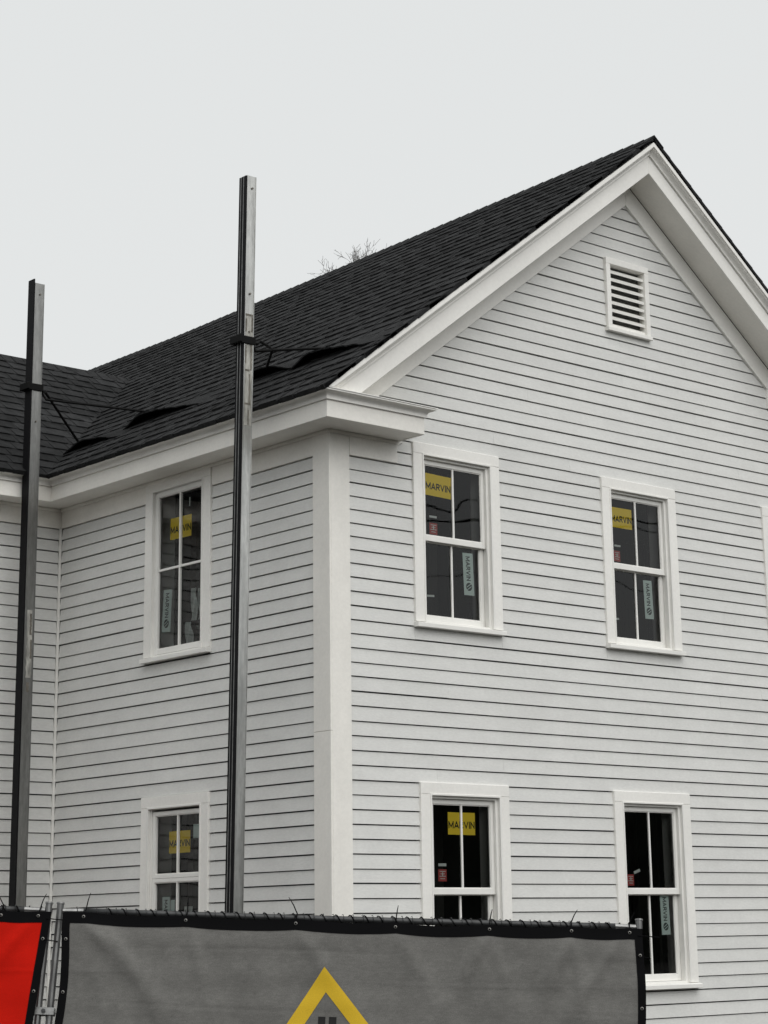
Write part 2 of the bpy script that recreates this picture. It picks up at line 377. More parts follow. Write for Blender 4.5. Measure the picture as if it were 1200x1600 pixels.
# raking frieze on the wall, and the sloped soffit
for s in (-1, 1):
    fz = [(28.0, -.02), (25.95, -.02)]
    b = MB(H); zl = 3.9
    a = [(XC, y, z) for z in (28.0, 25.95) for y in (-.24, .4)]
    def low(z): return XC + s*(z-zl)/SL
    P = [(XC,-.24,28.0),(XC,.4,28.0),(XC,.4,25.95),(XC,-.24,25.95)]
    Q = [(low(28.0),-.24,zl),(low(28.0),.4,zl),(low(25.95),.4,zl),(low(25.95),-.24,zl)]
    b.loft(P, Q); b.build('raking_frieze', M['trim'], house, BV)
    b = MB(H); b.loft([(XC,FY+.205,28.06),(XC,-.245,28.06),(XC,-.245,28.2),(XC,FY+.205,28.2)],
                      [(XC+s*(28.06-zl)/SL,FY+.205,zl),(XC+s*(28.06-zl)/SL,-.245,zl),(XC+s*(28.2-zl)/SL,-.245,zl),(XC+s*(28.2-zl)/SL,FY+.205,zl)])
    b.build('soffit', M['trimw'], house)
# short flat trim piece patched in beside the right rake
b = MB(H); b.box(49.75, 52.6, -.2, .1, 10.9, 12.9); b.build('trim_patch', M['trim'], house, BV)

# ------------------------------------------------------------------ roof
roof = MB(H)
def quadstrip(b, x0, x1, zoff):
    ys = [-3.5, 20, 45, 66, 91]
    for y0, y1 in zip(ys, ys[1:]):
        P = lambda x, y: (x, y, roof_z(x if x <= XC else 2*XC-x, y)+zoff)
        b.add([P(x0,y0), P(x1,y0), P(x1,y1), P(x0,y1), *[(p[0],p[1],p[2]-.2) for p in (P(x0,y0),P(x1,y0),P(x1,y1),P(x0,y1))]],
              [(0,1,2,3),(4,7,6,5),(0,4,5,1),(1,5,6,2),(2,6,7,3),(3,7,4,0)])
quadstrip(roof, XE+.35, XC, -.10); quadstrip(roof, XC, 2*XC-XE-.35, -.10)
WRY, WRZ, WE = 55.5, 20.45, DEP-3.3                      # wing ridge and eave
WS = (WRZ-ZE)/(WRY-WE)
def wing_z(y): return ZE + WS*(y-WE) if y <= WRY else WRZ - WS*(y-WRY)
b = roof
for y0, y1 in ((WE+.35, WRY), (WRY, 2*WRY-WE)):
    q = [(-24,y0,wing_z(y0)-.06),(-24,y1,wing_z(y1)-.06)]
    xv = lambda y: XE + (wing_z(y)-ZE)/((zr(50)-ZE)/(XC-XE)) + .3
    q += [(xv(y1),y1,wing_z(y1)-.06),(xv(y0),y0,wing_z(y0)-.06)]
    b.add(q + [(x,y,z-.25) for x,y,z in q], [(0,1,2,3),(4,7,6,5),(0,4,5,1),(1,5,6,2),(2,6,7,3),(3,7,4,0)])
roof_o = roof.build('roof', M['deck'], house)

EXPO = 1.58; SLEN = 9.6
def shingle_mesh(i):
    """laminated shingle: full-width base sheet plus a random row of thicker tabs"""
    r = random.Random(100+i); b = MB()
    L, h = SLEN*U, EXPO*U
    th = .030*U*1.6
    def slab(x0, x1, y0, y1, z0, z1):
        b.add([(x0,y0,z0-.02),(x1,y0,z0-.02),(x1,y1,z0-.012),(x0,y1,z0-.012),(x0,y0,z1),(x1,y0,z1),(x1,y1,z1*.25),(x0,y1,z1*.25)],
              [(0,3,2,1),(4,5,6,7),(0,1,5,4),(1,2,6,5),(2,3,7,6),(3,0,4,7)])
    base = .115*U; slab(.002, L-.002, 0, h*1.35, 0, base)
    x = r.uniform(0, .05)
    while x < L-.05:
        w = r.uniform(.09, .24); x1 = min(x+w, L-.004)
        if x1-x > .05: slab(x, x1, -.006-.004*r.random(), h*1.25, 0, base+.062*U+.02*U*r.random())
        x = x1 + r.uniform(.03, .13)
    me_o = b.build('shingle', M['shing'], None); me = me_o.data; bpy.data.objects.remove(me_o); return me
SH = [shingle_mesh(i) for i in range(10)]

def frame(o, uvec, up):
    x = uvec.normalized(); y = (up - x*up.dot(x)).normalized(); z = x.cross(y)
    return Matrix(((x.x,y.x,z.x,o.x),(x.y,y.y,z.y,o.y),(x.z,y.z,z.z,o.z),(0,0,0,1)))
def clip(me, mw, plane_co, plane_no, parent):
    bm = bmesh.new(); bm.from_mesh(me); bm.transform(mw)
    bmesh.ops.bisect_plane(bm, geom=bm.verts[:]+bm.edges[:]+bm.faces[:], plane_co=plane_co, plane_no=plane_no, clear_outer=True)
    be = [e_ for e_ in bm.edges if e_.is_boundary]
    if be: bmesh.ops.holes_fill(bm, edges=be, sides=0)
    if len(bm.faces) == 0: bm.free(); return None
    m2 = bpy.data.meshes.new('shingle'); bm.to_mesh(m2); bm.free(); m2.materials.append(M['shing']) if not m2.materials else None
    o = bpy.data.objects.new('shingle', m2); col.objects.link(o); o.parent = parent; return o
def place(me, mw, parent):
    o = bpy.data.objects.new('shingle', me); col.objects.link(o); o.parent = parent; o.matrix_world = mw
    o.matrix_local = mw; return o

rs = random.Random(5)
YL = -3.80                                              # rake edge of the shingles
slope_len = math.hypot(XC-XE, zr(0)-ZE)
ncourse = int(slope_len/EXPO)
def RP(x, y): return H(x, y, roof_z(x, y) - .06)
def valley_y(x): return WE + (x - XE)*((zr(50)-ZE)/(XC-XE))/WS
for i in range(ncourse):
    x = XE + (XC-XE)*(i*EXPO/slope_len) - .06
    vy = valley_y(x) if roof_z(x, 50) < WRZ else 88
    y = YL - rs.choice([0, .25, .5, .75])*SLEN*0.9
    first = True
    while y < vy:
        me = rs.choice(SH)
        o0 = RP(x, y); o1 = RP(x, y+SLEN)
        # local X runs towards -Y so that local Z points up and out
        mw = frame(o1 + Vector((rs.uniform(-.003,.003), 0, 0)), o0-o1, RP(x+1.5, y+SLEN/2)-RP(x, y+SLEN/2))
        if y < YL:
            if y + SLEN > YL + .2: clip(me, mw, H(0, YL, 0), Vector((0,-1,0)), roof_o)
        elif y + SLEN > vy - 3 and vy < 80:
            pn = Vector((-(WS), ((zr(50)-ZE)/(XC-XE)), 0)).normalized()
            clip(me, mw, H(XE, WE, 0), pn if pn.y > 0 else -pn, roof_o)
        else: place(me, mw, roof_o)
        y += SLEN
wl = math.hypot(WRY-WE, WRZ-ZE)
for i in range(int(wl/EXPO)+1):
    y = WE + (WRY-WE)*(i*EXPO/wl) - .06
    if y > WRY-.8: break
    vx = XE + (wing_z(y)-ZE)/((zr(50)-ZE)/(XC-XE))
    x = -21.5 - rs.random()*SLEN
    while x < vx:
        P0, P1 = H(x, y, wing_z(y)-.04), H(x+SLEN, y, wing_z(y)-.04)
        mw = frame(P0, P1-P0, H(0, y+1, wing_z(y)+WS) - H(0, y, wing_z(y)))
        me = rs.choice(SH)
        if x + SLEN > vx - 3:
            pn = Vector((WS, -((zr(50)-ZE)/(XC-XE)), 0)); pn = Vector((abs(pn.x), -abs(pn.y), 0)).normalized()
            clip(me, mw, H(XE+.12, WE, 0), pn, roof_o)
        else: place(me, mw, roof_o)
        x += SLEN
# right slope: the shingle ends that show along the far rake
for i in range(ncourse):
    x = XE + (XC-XE)*(i*EXPO/slope_len) - .06
    X2 = 2*XC - x
    o0, o1 = H(X2, YL, roof_z(x, YL)-.06), H(X2, YL+SLEN, roof_z(x, YL+SLEN)-.06)
    mw = frame(o0, o1-o0, H(X2-1.5, YL, roof_z(x+1.5, YL)) - H(X2, YL, roof_z(x, YL)))
    place(rs.choice(SH), mw, roof_o)
# black strip under the shingle ends along both rakes, painting in the shadow line
for s_ in (-1, 1):
    b = MB(H); ring = lambda x, yy: [(XC + s_*(XC-x), yy, roof_z(x, yy)+dz) for dz in (-.14, .07)]
    r0, r1 = [], []
    for x, r in ((XC, r0), (XE+.12, r1)):
        for yy, dz in ((YL+.03,-.13), (YL+.03,.035), (YL+.9,.0), (YL+.9,-.13)): r.append((XC + s_*(XC-x), yy, roof_z(x, yy)+dz))
    b.loft(r0, r1); b.build('rake_shadow_strip', M['rub_shade'], roof_o)
# ridge caps
def caps(P, n, w, drop, name='ridge_cap'):
    for i in range(n):
        a, c = P(i/n), P((i+1.2)/n); d = (c-a).normalized(); sd_ = d.cross(Vector((0,0,1))).normalized()
        b = MB(); up = Vector((0,0,1))
        ring = lambda p, lift: [p + sd_*w - up*(drop-lift), p + up*lift, p - sd_*w - up*(drop-lift), p - sd_*w - up*(drop-lift+.012), p + up*(lift-.012), p + sd_*w - up*(drop-lift+.012)]
        b.rings([ring(a, .013), ring(c, .004)]); b.build(name, M['shing'], roof_o)
caps(lambda t: H(XC, -3.82 + 92*t, zr(-3.82+92*t) + .03), 76, .115, .089)
caps(lambda t: H(-24 + 44.2*t, WRY, WRZ + .03), 37, .115, .086)

# lifted shingles over the feet of the staging braces
def flap(x0, ya, yb, hgt, up, tail, sd_):
    """a run of shingles pried up along its lower edge: quick rise at one end, long taper at the other"""
    r = random.Random(sd_)
    ss = lambda t: (lambda q: q*q*(3-2*q))(min(1, max(0, t)))
    jag = [r.uniform(-.10, .10) for _ in range(40)]
    def P(u, v):
        y = ya + (yb-ya)*u
        bell = ss(u/up)*ss((1-u)/(1-up))**.9
        lift = hgt*bell*(1-v)**1.3
        xx = x0 + v*tail*.8 + jag[int(u*24)]*(1-v)
        return H(xx - lift*.25, y, roof_z(xx, y) + .10 + lift*.9)
    b = MB(); b.grid(P, 24, 5)
    o = b.build('lifted_shingle', M['shing'], roof_o, fix=False)
    q = o.modifiers.new('thick', 'SOLIDIFY'); q.thickness = .011
    return o
flap(2.2, 8.2, -3.4, .95, .30, 2.6, 1)
flap(2.6, 15.8, 6.6, 1.0, .45, 2.4, 2)
flap(1.7, 30.0, 16.6, .95, .26, 2.8, 3)
flap(0.5, 37.6, 27.6, .8, .40, 2.6, 4)

# ------------------------------------------------------------------ gable vent
v0, v1, vz0, vz1 = VENT
vent = MB(TG); vent.box(v0+.3, v1-.3, 2.6, 2.7, vz0+.2, vz1-.2)
for bx in ((v0+.2,v0+.3),(v1-.3,v1-.2)): vent.box(bx[0], bx[1], .55, 2.6, vz0+.2, vz1-.2)
vent.box(v0+.3, v1-.3, .55, 2.6, vz0+.1, vz0+.2); vent.box(v0+.3, v1-.3, .55, 2.6, vz1-.2, vz1-.1)
vent = vent.build('gable_vent', M['rub_shade'], house)  # black box behind the slats: the shade in the gaps is painted as colour
for nm, bx in (('vent_frame', (v0, v0+.5, vz0+.32, vz1-.55)), ('vent_frame', (v1-.5, v1, vz0+.32, vz1-.55)), ('vent_frame', (v0, v1, vz1-.545, vz1)), ('vent_frame', (v0-.1, v1+.1, vz0, vz0+.315))):
    b = MB(TG); b.box(bx[0], bx[1], -.3 if bx[3] > vz0+.4 else -.42, .6, bx[2], bx[3]); b.build(nm, M['trim'], vent, BV)
nsl = 8
for i in range(nsl):
    z = vz0+.40 + (vz1-vz0-1.02)*i/nsl
    b = MB(TG); pr = [(-.10, z), (-.12, z+.20), (.42, z+.55), (.50, z+.44)]
    b.loft([(v0+.51, d, zz) for d, zz in pr], [(v1-.51, d, zz) for d, zz in pr]); b.build('slat', M['trim'], vent)

# ------------------------------------------------------------------ windows
STROKES = {'M': [((0,0),(0,1)), ((1,0),(1,1)), ((0,1),(.5,.18)), ((.5,.18),(1,1))], 'A': [((0,0),(.5,1)), ((.5,1),(1,0)), ((.2,.27),(.8,.27))],
           'R': [((0,0),(0,1)), ((0,1),(.7,1)), ((.7,1),(.95,.87)), ((.95,.87),(.95,.62)), ((.95,.62),(.7,.48)), ((.7,.48),(0,.48)), ((.45,.48),(1,0))],
           'V': [((0,1),(.5,0)), ((.5,0),(1,1))], 'I': [((0,0),(0,1))], 'N': [((0,0),(0,1)), ((0,1),(1,0)), ((1,0),(1,1))]}
WIDE = {'M': .98, 'A': .86, 'R': .72, 'V': .84, 'I': .0, 'N': .78}
def lettering(body, t=.2):
    """heavy sans capitals as flat strokes, normalised to the unit square"""
    polys, x = [], t/2
    for ch in body:
        w = WIDE[ch]
        for k, ((ax, ay), (bx, by)) in enumerate(STROKES[ch]):
            p, q = Vector((x+ax*w, t/2+ay*(1-t))), Vector((x+bx*w, t/2+by*(1-t))); d = (q-p).normalized()*t/2; n_ = Vector((-d.y, d.x))
            polys.append([p-d+n_, p-d-n_, q+d-n_, q+d+n_])
        x += w + t + .14
    tot = x - .14 - t/2
    return [[(v.x/tot, min(1, max(0, v.y))) for v in pl] for pl in polys]

def label(win, tf, flip, d, cx, cz, w, h, kind, rot=0.0):
    """printed label stuck to the inside of the glass; local (a right, b up) -> wall (u, z)"""
    b = MB(tf); ca, sa = math.cos(rot), math.sin(rot)
    def P(a, c, dd): 
        aa, cc = a*ca - c*sa, a*sa + c*ca
        return (cx + (-aa if flip else aa), dd, cz + cc)
    def quad(a0, a1, c0, c1, dd): b.add([P(a0,c0,dd), P(a1,c0,dd), P(a1,c1,dd), P(a0,c1,dd)], [(0,1,2,3)])
    def text(body, a0, a1, c0, c1, dd, bold, vert=False):
        for i, pl in enumerate(lettering(body, bold)):
            dz = dd - .0006*(i % 7)
            if vert: pts = [P(a0 + (a1-a0)*y, c1 - (c1-c0)*x, dz) for x, y in pl]      # reads downwards
            else: pts = [P(a0 + (a1-a0)*x, c0 + (c1-c0)*y, dz) for x, y in pl]
            b.add(pts, [(0,1,2,3)])
    e = .03
    if kind == 'yellow':
        quad(-w/2, w/2, -h/2, h/2, d+.02); b.mi = 1
        text('MARVIN', -w*.48, w*.48, -h*.22, h*.10, d+.012, .21); mats = [M['yellow'], M['ink']]; nm = 'yellow_label'
    elif kind == 'pale':
        quad(-w/2, w/2, -h/2, h/2, d+.02); b.mi = 1
        text('MARVIN', -w*.22, w*.20, -h*.16, h*.42, d+.012, .22, True)
        n = 20; r = w*.30; cc = -h*.30
        b.add([P(r*math.cos(2*math.pi*k/n), cc + r*math.sin(2*math.pi*k/n), d+.006) for k in range(n)], [tuple(range(n))])
        b.mi = 0
        for s in (-.35, .35):
            b.add([P(-r*.75, cc+s*r-r*.55, d+.001), P(r*.75, cc+s*r+r*.35, d+.001), P(r*.75, cc+s*r+r*.55, d+.001), P(-r*.75, cc+s*r-r*.35, d+.001)], [(0,1,2,3)])
        mats = [M['pale'], M['greyink']]; nm = 'pale_label'
    elif kind == 'red':
        quad(-w/2, w/2, -h/2, h/2, d+.02); b.mi = 1
        for i, ww in enumerate((.7, .5, .75, .55)):
            c0 = h*(.32 - .2*i); quad(-w*ww/2, w*ww/2, c0-h*.03, c0+h*.03, d+.005)
        quad(-w*.06, w*.06, -h*.1, h*.25, d+.003); mats = [M['red'], M['paper']]; nm = 'red_label'
    else:
        quad(-w/2, w/2, -h/2, h/2, d+.02); mats = [M['paper' if kind == 'white' else 'pale']]; nm = 'white_label' if kind == 'white' else 'blank_label'
    return b.build(nm, mats, win, fix=False)

def sash(win, tf, u0, u1, z0, z1, d0, d1, st, top, bot, vm, hm, dg, mw=.17):
    """one sash with stiles, rails, muntins and a pane for each light; returns nothing"""
    b = MB(tf); b.box(u0, u0+st, d0, d1, z0, z1); b.box(u1-st, u1, d0, d1, z0, z1)
    b.box(u0+st, u1-st, d0, d1, z1-top, z1); b.box(u0+st, u1-st, d0, d1, z0, z0+bot)
    # narrow glazing bead just inside
    g0, g1, h0, h1 = u0+st, u1-st, z0+bot, z1-top
    e = .07
    b.box(g0, g0+e, d0+.06, d1-.01, h0, h1); b.box(g1-e, g1, d0+.06, d1-.01, h0, h1); b.box(g0+e, g1-e, d0+.06, d1-.01, h1-e, h1); b.box(g0+e, g1-e, d0+.06, d1-.01, h0, h0+e)
    b.build('sash', M['sash'], win, BV*.7)
    us = [g0] + ([(g0+g1)/2] if vm else []) + [g1]; zs = [h0] + ([hm] if hm else []) + [h1]
    if vm:
        m = (g0+g1)/2; b = MB(tf); b.box(m-mw/2, m+mw/2, d0+.05, d1-.03, h0, h1); b.build('muntin', M['sash'], win, BV*.7)
    if hm:
        for a, c in zip(us, us[1:]):
            a2 = a + (mw/2 if a != g0 else 0); c2 = c - (mw/2 if c != g1 else 0)
            b = MB(tf); b.box(a2, c2, d0+.06, d1-.035, hm-mw/2, hm+mw/2); b.build('muntin', M['sash'], win, BV*.7)
    for a, c in zip(us, us[1:]):
        for p, q in zip(zs, zs[1:]):
            a2 = a + (mw/2 if vm and a != g0 else e); c2 = c - (mw/2 if vm and c != g1 else e)
            p2 = p + (mw/2 if hm and p != h0 else e); q2 = q - (mw/2 if hm and q != h1 else e)
            b = MB(tf); b.add([(a2,dg,p2),(c2,dg,p2),(c2,dg,q2),(a2,dg,q2)], [(3,2,1,0) if tf is TS else (0,1,2,3)]); b.build('pane', M['glass'], win, fix=False)

def window(tf, u0, u1, ht, sb, kind, labels, flip=False, name='window'):
    cw, hd = .93, .83
    if kind == 'casement': cw = 1.0 if ht > 0 else .92
    win = MB(tf); si = u0+cw; so = u1-cw; zt = ht-hd; zs = sb+.42
    # frame: jambs, head and sub-sill form the window's own mesh
    f0 = .22 if kind != 'casement' else .16
    jd = 1.9
    win.box(si, si+f0, .02, jd, zs, zt); win.box(so-f0, so, .02, jd, zs, zt); win.box(si+f0, so-f0, .02, jd, zt-.27 if kind == 'double' else zt-.12, zt)
    win.box(si+f0, so-f0, .02, jd, zs, zs+.14)
    if kind == 'double':
        win.box(si+f0, si+f0+.1, .02, .24, zs+.14, zt-.27); win.box(so-f0-.1, so-f0, .02, .24, zs+.14, zt-.27)
    win = win.build(name, M['sash'], house, BV*.7)
    for a, c in ((u0, si), (so, u1)):
        b = MB(tf); b.box(a, c, -.2, .45, zs, zt); b.build('casing', M['trim'], win, BV)
    b = MB(tf); b.box(u0, u1, -.21, .45, zt+.004, ht); b.build('casing', M['trim'], win, BV)
    # back-band bead around the opening
    b = MB(tf); b.box(si-.06, si+.09, -.25, .018, zs, zt+.06); b.box(so-.09, so+.06, -.25, .018, zs, zt+.06); b.box(si+.09, so-.09, -.25, .018, zt-.09, zt+.06)
    b.build('brick_mould', M['sash'], win, BV*.7)
    b = MB(tf); pr = [(-.52, sb), (-.52, zs-.1), (.02, zs), (.3, zs), (.3, sb)]
    b.loft([(u0-.06, d, z) for d, z in pr], [(u1+.06, d, z) for d, z in pr]); b.build('sill', M['sash'], win, BV)
    i0, i1 = si+f0+.02, so-f0-.02
    if kind == 'double':
        mr = ht - .508*(ht-sb) - .02
        sash(win, tf, i0, i1, mr-.20, zt-.29, .27, .50, .36, .34, .42, True, None, .42)
        sash(win, tf, i0+.02, i1-.02, zs+.16, mr+.16, .56, .80, .36, .36, .48, True, None, .72)
        dl = (.43, .73)
    elif kind == 'casement':
        zm = None
        sash(win, tf, i0, i1, zs+.16, zt-.14, .03, .31, .33, .36, .40, True, -5.60 if ht > 0 else None, .25, .19)
        dl = (.26, .26)
    else:
        mz = -29.12
        sash(win, tf, i0, i1, mz+.01, zt-.29, .12, .40, .33, .30, .28, True, None, .34, .17)
        sash(win, tf, i0, i1, zs+.16, mz-.01, .12, .40, .33, .28, .40, True, None, .34, .17)
        dl = (.35, .35)
    for (k, which, cx, cz, w, h, rot) in labels:
        label(win, tf, flip, dl[which], cx, cz, w, h, k, rot)
    return win

def gl(o, z0): return None
window(TG, *GW[0], 'double', [('yellow', 0, 10.83, -1.04, 2.58, 1.66, -.03), ('white', 0, 10.26, -3.45, .74, .16, 0), ('red', 0, 10.28, -4.35, .78, .86, 0),
       ('pale', 1, 14.0, -7.35, 1.04, 3.2, .03), ('white', 1, 10.15, -9.35, .72, .15, .05)])
window(TG, *GW[1], 'double', [('yellow', 0, 30.78, -1.12, 2.5, 1.66, .0), ('white', 0, 30.2, -3.45, .7, .16, 0), ('red', 0, 30.1, -4.30, .74, .86, 0),
       ('pale', 1, 33.95, -7.45, 1.02, 3.15, .03), ('white', 1, 30.0, -9.35, .72, .15, .05)])
window(TG, *GW[2], 'double', [('yellow', 0, 50.8, -1.1, 2.5, 1.66, 0), ('pale', 1, 54.0, -7.4, 1.02, 3.15, 0)])
window(TG, *GW[3], 'double', [('yellow', 0, 12.45, -25.8, 2.66, 1.58, 0), ('white', 0, 10.5, -28.72, .76, .2, 0), ('red', 0, 10.5, -29.45, .80, .84, 0)])
window(TG, *GW[4], 'double', [('white', 0, 30.85, -29.05, .72, .22, .3), ('red', 0, 30.1, -29.7, .74, .84, 0), ('pale', 1, 34.2, -32.3, 1.0, 3.1, .02)])
window(TG, *GW[5], 'double', [])
s1 = window(TS, *SW[0], 'casement', [('yellow', 0, 18.75, -2.5, 2.85, 1.7, -.02), ('pale', 0, 20.5, -8.85, 1.15, 3.3, -.06), ('white', 0, 17.6, .15-.8, .14, .7, 0)], True)
s2 = window(TS, *SW[1], 'awning', [('yellow', 0, 18.55, -26.5, 2.75, 1.62, 0), ('blank', 0, 16.35, -25.8, .9, 1.0, 0), ('pale', 0, 20.2, -31.9, 1.0, 2.9, 0), ('blank', 0, 19.35, -32.1, .55, 2.8, 0)], True)
# crumpled packaging film behind the lower right lights of the side windows
def film(win, y, z0, z1, w, d, lean):
    b = MB(TS); r = random.Random(int(y*100))
    b.grid(lambda u, v: (y + (u-.5)*w*(1.1-.25*v) + lean*v + .05*math.sin(9*v+u*4), d + .12*math.sin(u*7+v*5), z0 + (z1-z0)*v), 5, 8)
    b.build('packing_film', M['film'], win, fix=False)
film(s1, 17.6, -9.9, -7.4, .75, .75, -.1); film(s1, 16.75, -9.9, -7.5, .6, .8, 0); film(s1, 18.0, -11.9, -10.0, .95, .62, 0); film(s1, 16.7, -10.7, -10.35, .35, .6, 0)
film(s2, 17.6, -34, -31.2, 1.3, .75, .1)

# ------------------------------------------------------------------ staging poles (pump jack poles) with roof braces
def pole(name, x, y, ztop, lab, m_front, feet, tilt, zc, two_ridge, muck, w=.82):
    base = H(x, y, 0); base.z = 0
    root = empty(name, base); tag(root, lab, 'staging pole', 'tall staging poles beside the house')
    h = (ztop + 33.43)*U + 1.8
    sh = Vector((tilt[0], tilt[1], 0))
    T = lambda a, c, z: Vector((a*U + sh.x*(z-h), c*U + sh.y*(z-h), z))
    hw = w/2
    b = MB(T); wl_ = .07                                     # hollow extrusion, open at the top
    for (x0,x1,y0,y1) in ((-hw,hw,-hw,-hw+wl_),(-hw,hw,hw-wl_,hw),(-hw,-hw+wl_,-hw+wl_,hw-wl_),(hw-wl_,hw,-hw+wl_,hw-wl_)):
        b.box(x0,x1,y0,y1,0,h)
    b.box(hw-.20, hw-.17, -hw-.008, -hw+.001, 0, h); b.box(-hw+.0, -hw+.05, -hw-.04, -hw+.001, 0, h); b.box(hw-.05, hw, -hw-.04, -hw+.001, 0, h)
    b.build('post', m_front, root, .0015)
    strips = ((-hw, -.17), (-.10, .15), (.22, hw)) if two_ridge else ((-hw, hw),)
    for a, c in strips:
        b = MB(T); b.box(-hw-.11, -hw-.004, a, c, 0, h-.004 if two_ridge else h+.035); b.build('rubber_strip', M['rub_shade'], root)
    if two_ridge:
        for a in (-.135, .185):
            b = MB(T); b.box(-hw-.118, -hw-.003, a-.028, a+.028, 0, h-.006); b.build('track_rib', M['galv'], root)
    # splice plate and bolts on the front, smeared with old compound
    for z0, z1, a0, a1, mm in muck:
        yo = .012 if mm is M['cement'] else .022
        b = MB(T); n_ = 14; r = random.Random(int(z0*1000)); L, Rr = [], []
        dj = .02 if a1-a0 < .2 else .05
        for i in range(n_+1):
            zz = z0 + (z1-z0)*i/n_; L.append((max(-hw+.06, a0 + r.uniform(-dj,dj)), -hw-yo, zz)); Rr.append((min(hw-.06, a1 + r.uniform(-dj,dj)), -hw-yo, zz))
        fs_ = [(i, i+1, n_+2+i, n_+1+i) for i in range(n_)]
        b.add(L+Rr, fs_); b.build('compound_smear', mm, root, fix=False)
    for zz, a in ((h-.10, .05), (h-.95, .02), (h-1.25, 0)):
        p = T(a, -hw-.05, zz); b = MB(); b.tube([p+Vector((0,.006,0)), p-Vector((0,.004,0))], .008, 8); b.build('bolt', M['mudd'], root)
    # clamp band and brace rods up to the roof
    zb = (zc + 33.43)*U + 1.8
    br = MB(T); br.box(-hw-.35, hw+.14, -hw-.12, -hw-.05, zb-.03, zb+.03); br.box(-hw-.35, hw+.14, hw+.05, hw+.12, zb-.03, zb+.03)
    br.box(-hw-.5, -hw-.3, -hw-.22, hw+.25, zb-.025, zb+.035); br.box(hw+.05, hw+.16, -hw-.05, hw+.05, zb-.03, zb+.03)
    br = br.build('brace_bracket', M['steel'], root, .003)
    b = MB()
    o = T(hw+.1, 0, zb)
    for f in feet:
        pts = [Vector(p) - base for p in f]
        b.tube([o] + pts, .012, 6)
    b.build('brace_rod', M['steel'], br)
    return root
def RF(x, y, up=.25): return H(x, y, roof_z(x, y) + up)
hR = (20.55 + 33.43)*U + 1.8
pole('staging_pole', -5.0, 3.05, 20.55, 'taller aluminium staging pole with two rubber grooves, near the house corner', M['alu'],
     [[H(-4.1, 3.1, 8.0), H(-3.7, 3.3, 8.3), H(-3.3, 2.9, 7.95), H(-3.3, 2.42, 7.52), RF(2.9, 4.2, .75)], [H(-4.4, 2.9, 7.35), H(-3.3, 2.42, 7.52), RF(3.0, 11.4, .7)]],
     (.0108, -.0095), 8.0, True,
     [(hR-1.98, hR-1.11, -.33, .34, M['cement']), (hR-1.125, hR-1.11, -.34, .34, M['mudd']), (hR-1.25, hR-1.13, .20, .33, M['mudd']), (hR-1.25, hR-1.15, -.32, -.2, M['mudd']), (hR-1.55, hR-1.32, .16, .28, M['mudd']), (hR-1.56, hR-1.545, -.3, .1, M['mudd']), (hR-1.5, hR-1.36, -.30, -.2, M['mudd']), (hR-1.82, hR-1.58, .06, .17, M['mudd']), (hR-1.82, hR-1.805, -.28, .22, M['mudd']), (hR-1.97, hR-1.86, .0, .12, M['mudd'])])
hL = (19.75 + 33.43)*U + 1.8
pole('staging_pole', -5.0, 32.6, 19.75, 'shorter dull grey staging pole standing at the left, in front of the inner corner', M['alud'],
     [[H(-4.2, 32.1, 10.45), RF(1.3, 35.6, .55)], [H(-4.0, 32.3, 9.9), RF(2.8, 27.9, .8)]],
     (.0, .0), 10.75, False,
     [(hL-3.46, hL-2.89, -.22, .24, M['cement']), (hL-3.10, hL-2.92, .02, .2, M['mudd']), (hL-3.3, hL-3.14, .1, .24, M['mudd']), (hL-3.58, hL-3.5, -.12, .1, M['mudd'])], w=.9)

# ------------------------------------------------------------------ temporary fence panels and banners
TL = Vector((-2.36788, -0.18506, 1.98734)); TR = Vector((0.40784, -2.57612, 1.82529))
fu = (TR-TL).normalized(); fv0 = (Vector((0,0,1)) - fu*fu.z).normalized(); fn0 = fu.cross(fv0)
if fn0.dot(cam.location - TL) < 0: fn0 = -fn0
LEAN = R(11); fv = fv0*math.cos(LEAN) - fn0*math.sin(LEAN); fn = fu.cross(fv)
if fn.dot(cam.location - TL) < 0: fn = -fn
FWD, FH = 3.667, 1.86
def FP(a, c, n): return TL + fu*a + fv*c + fn*n          # along, up (negative = down), toward the street

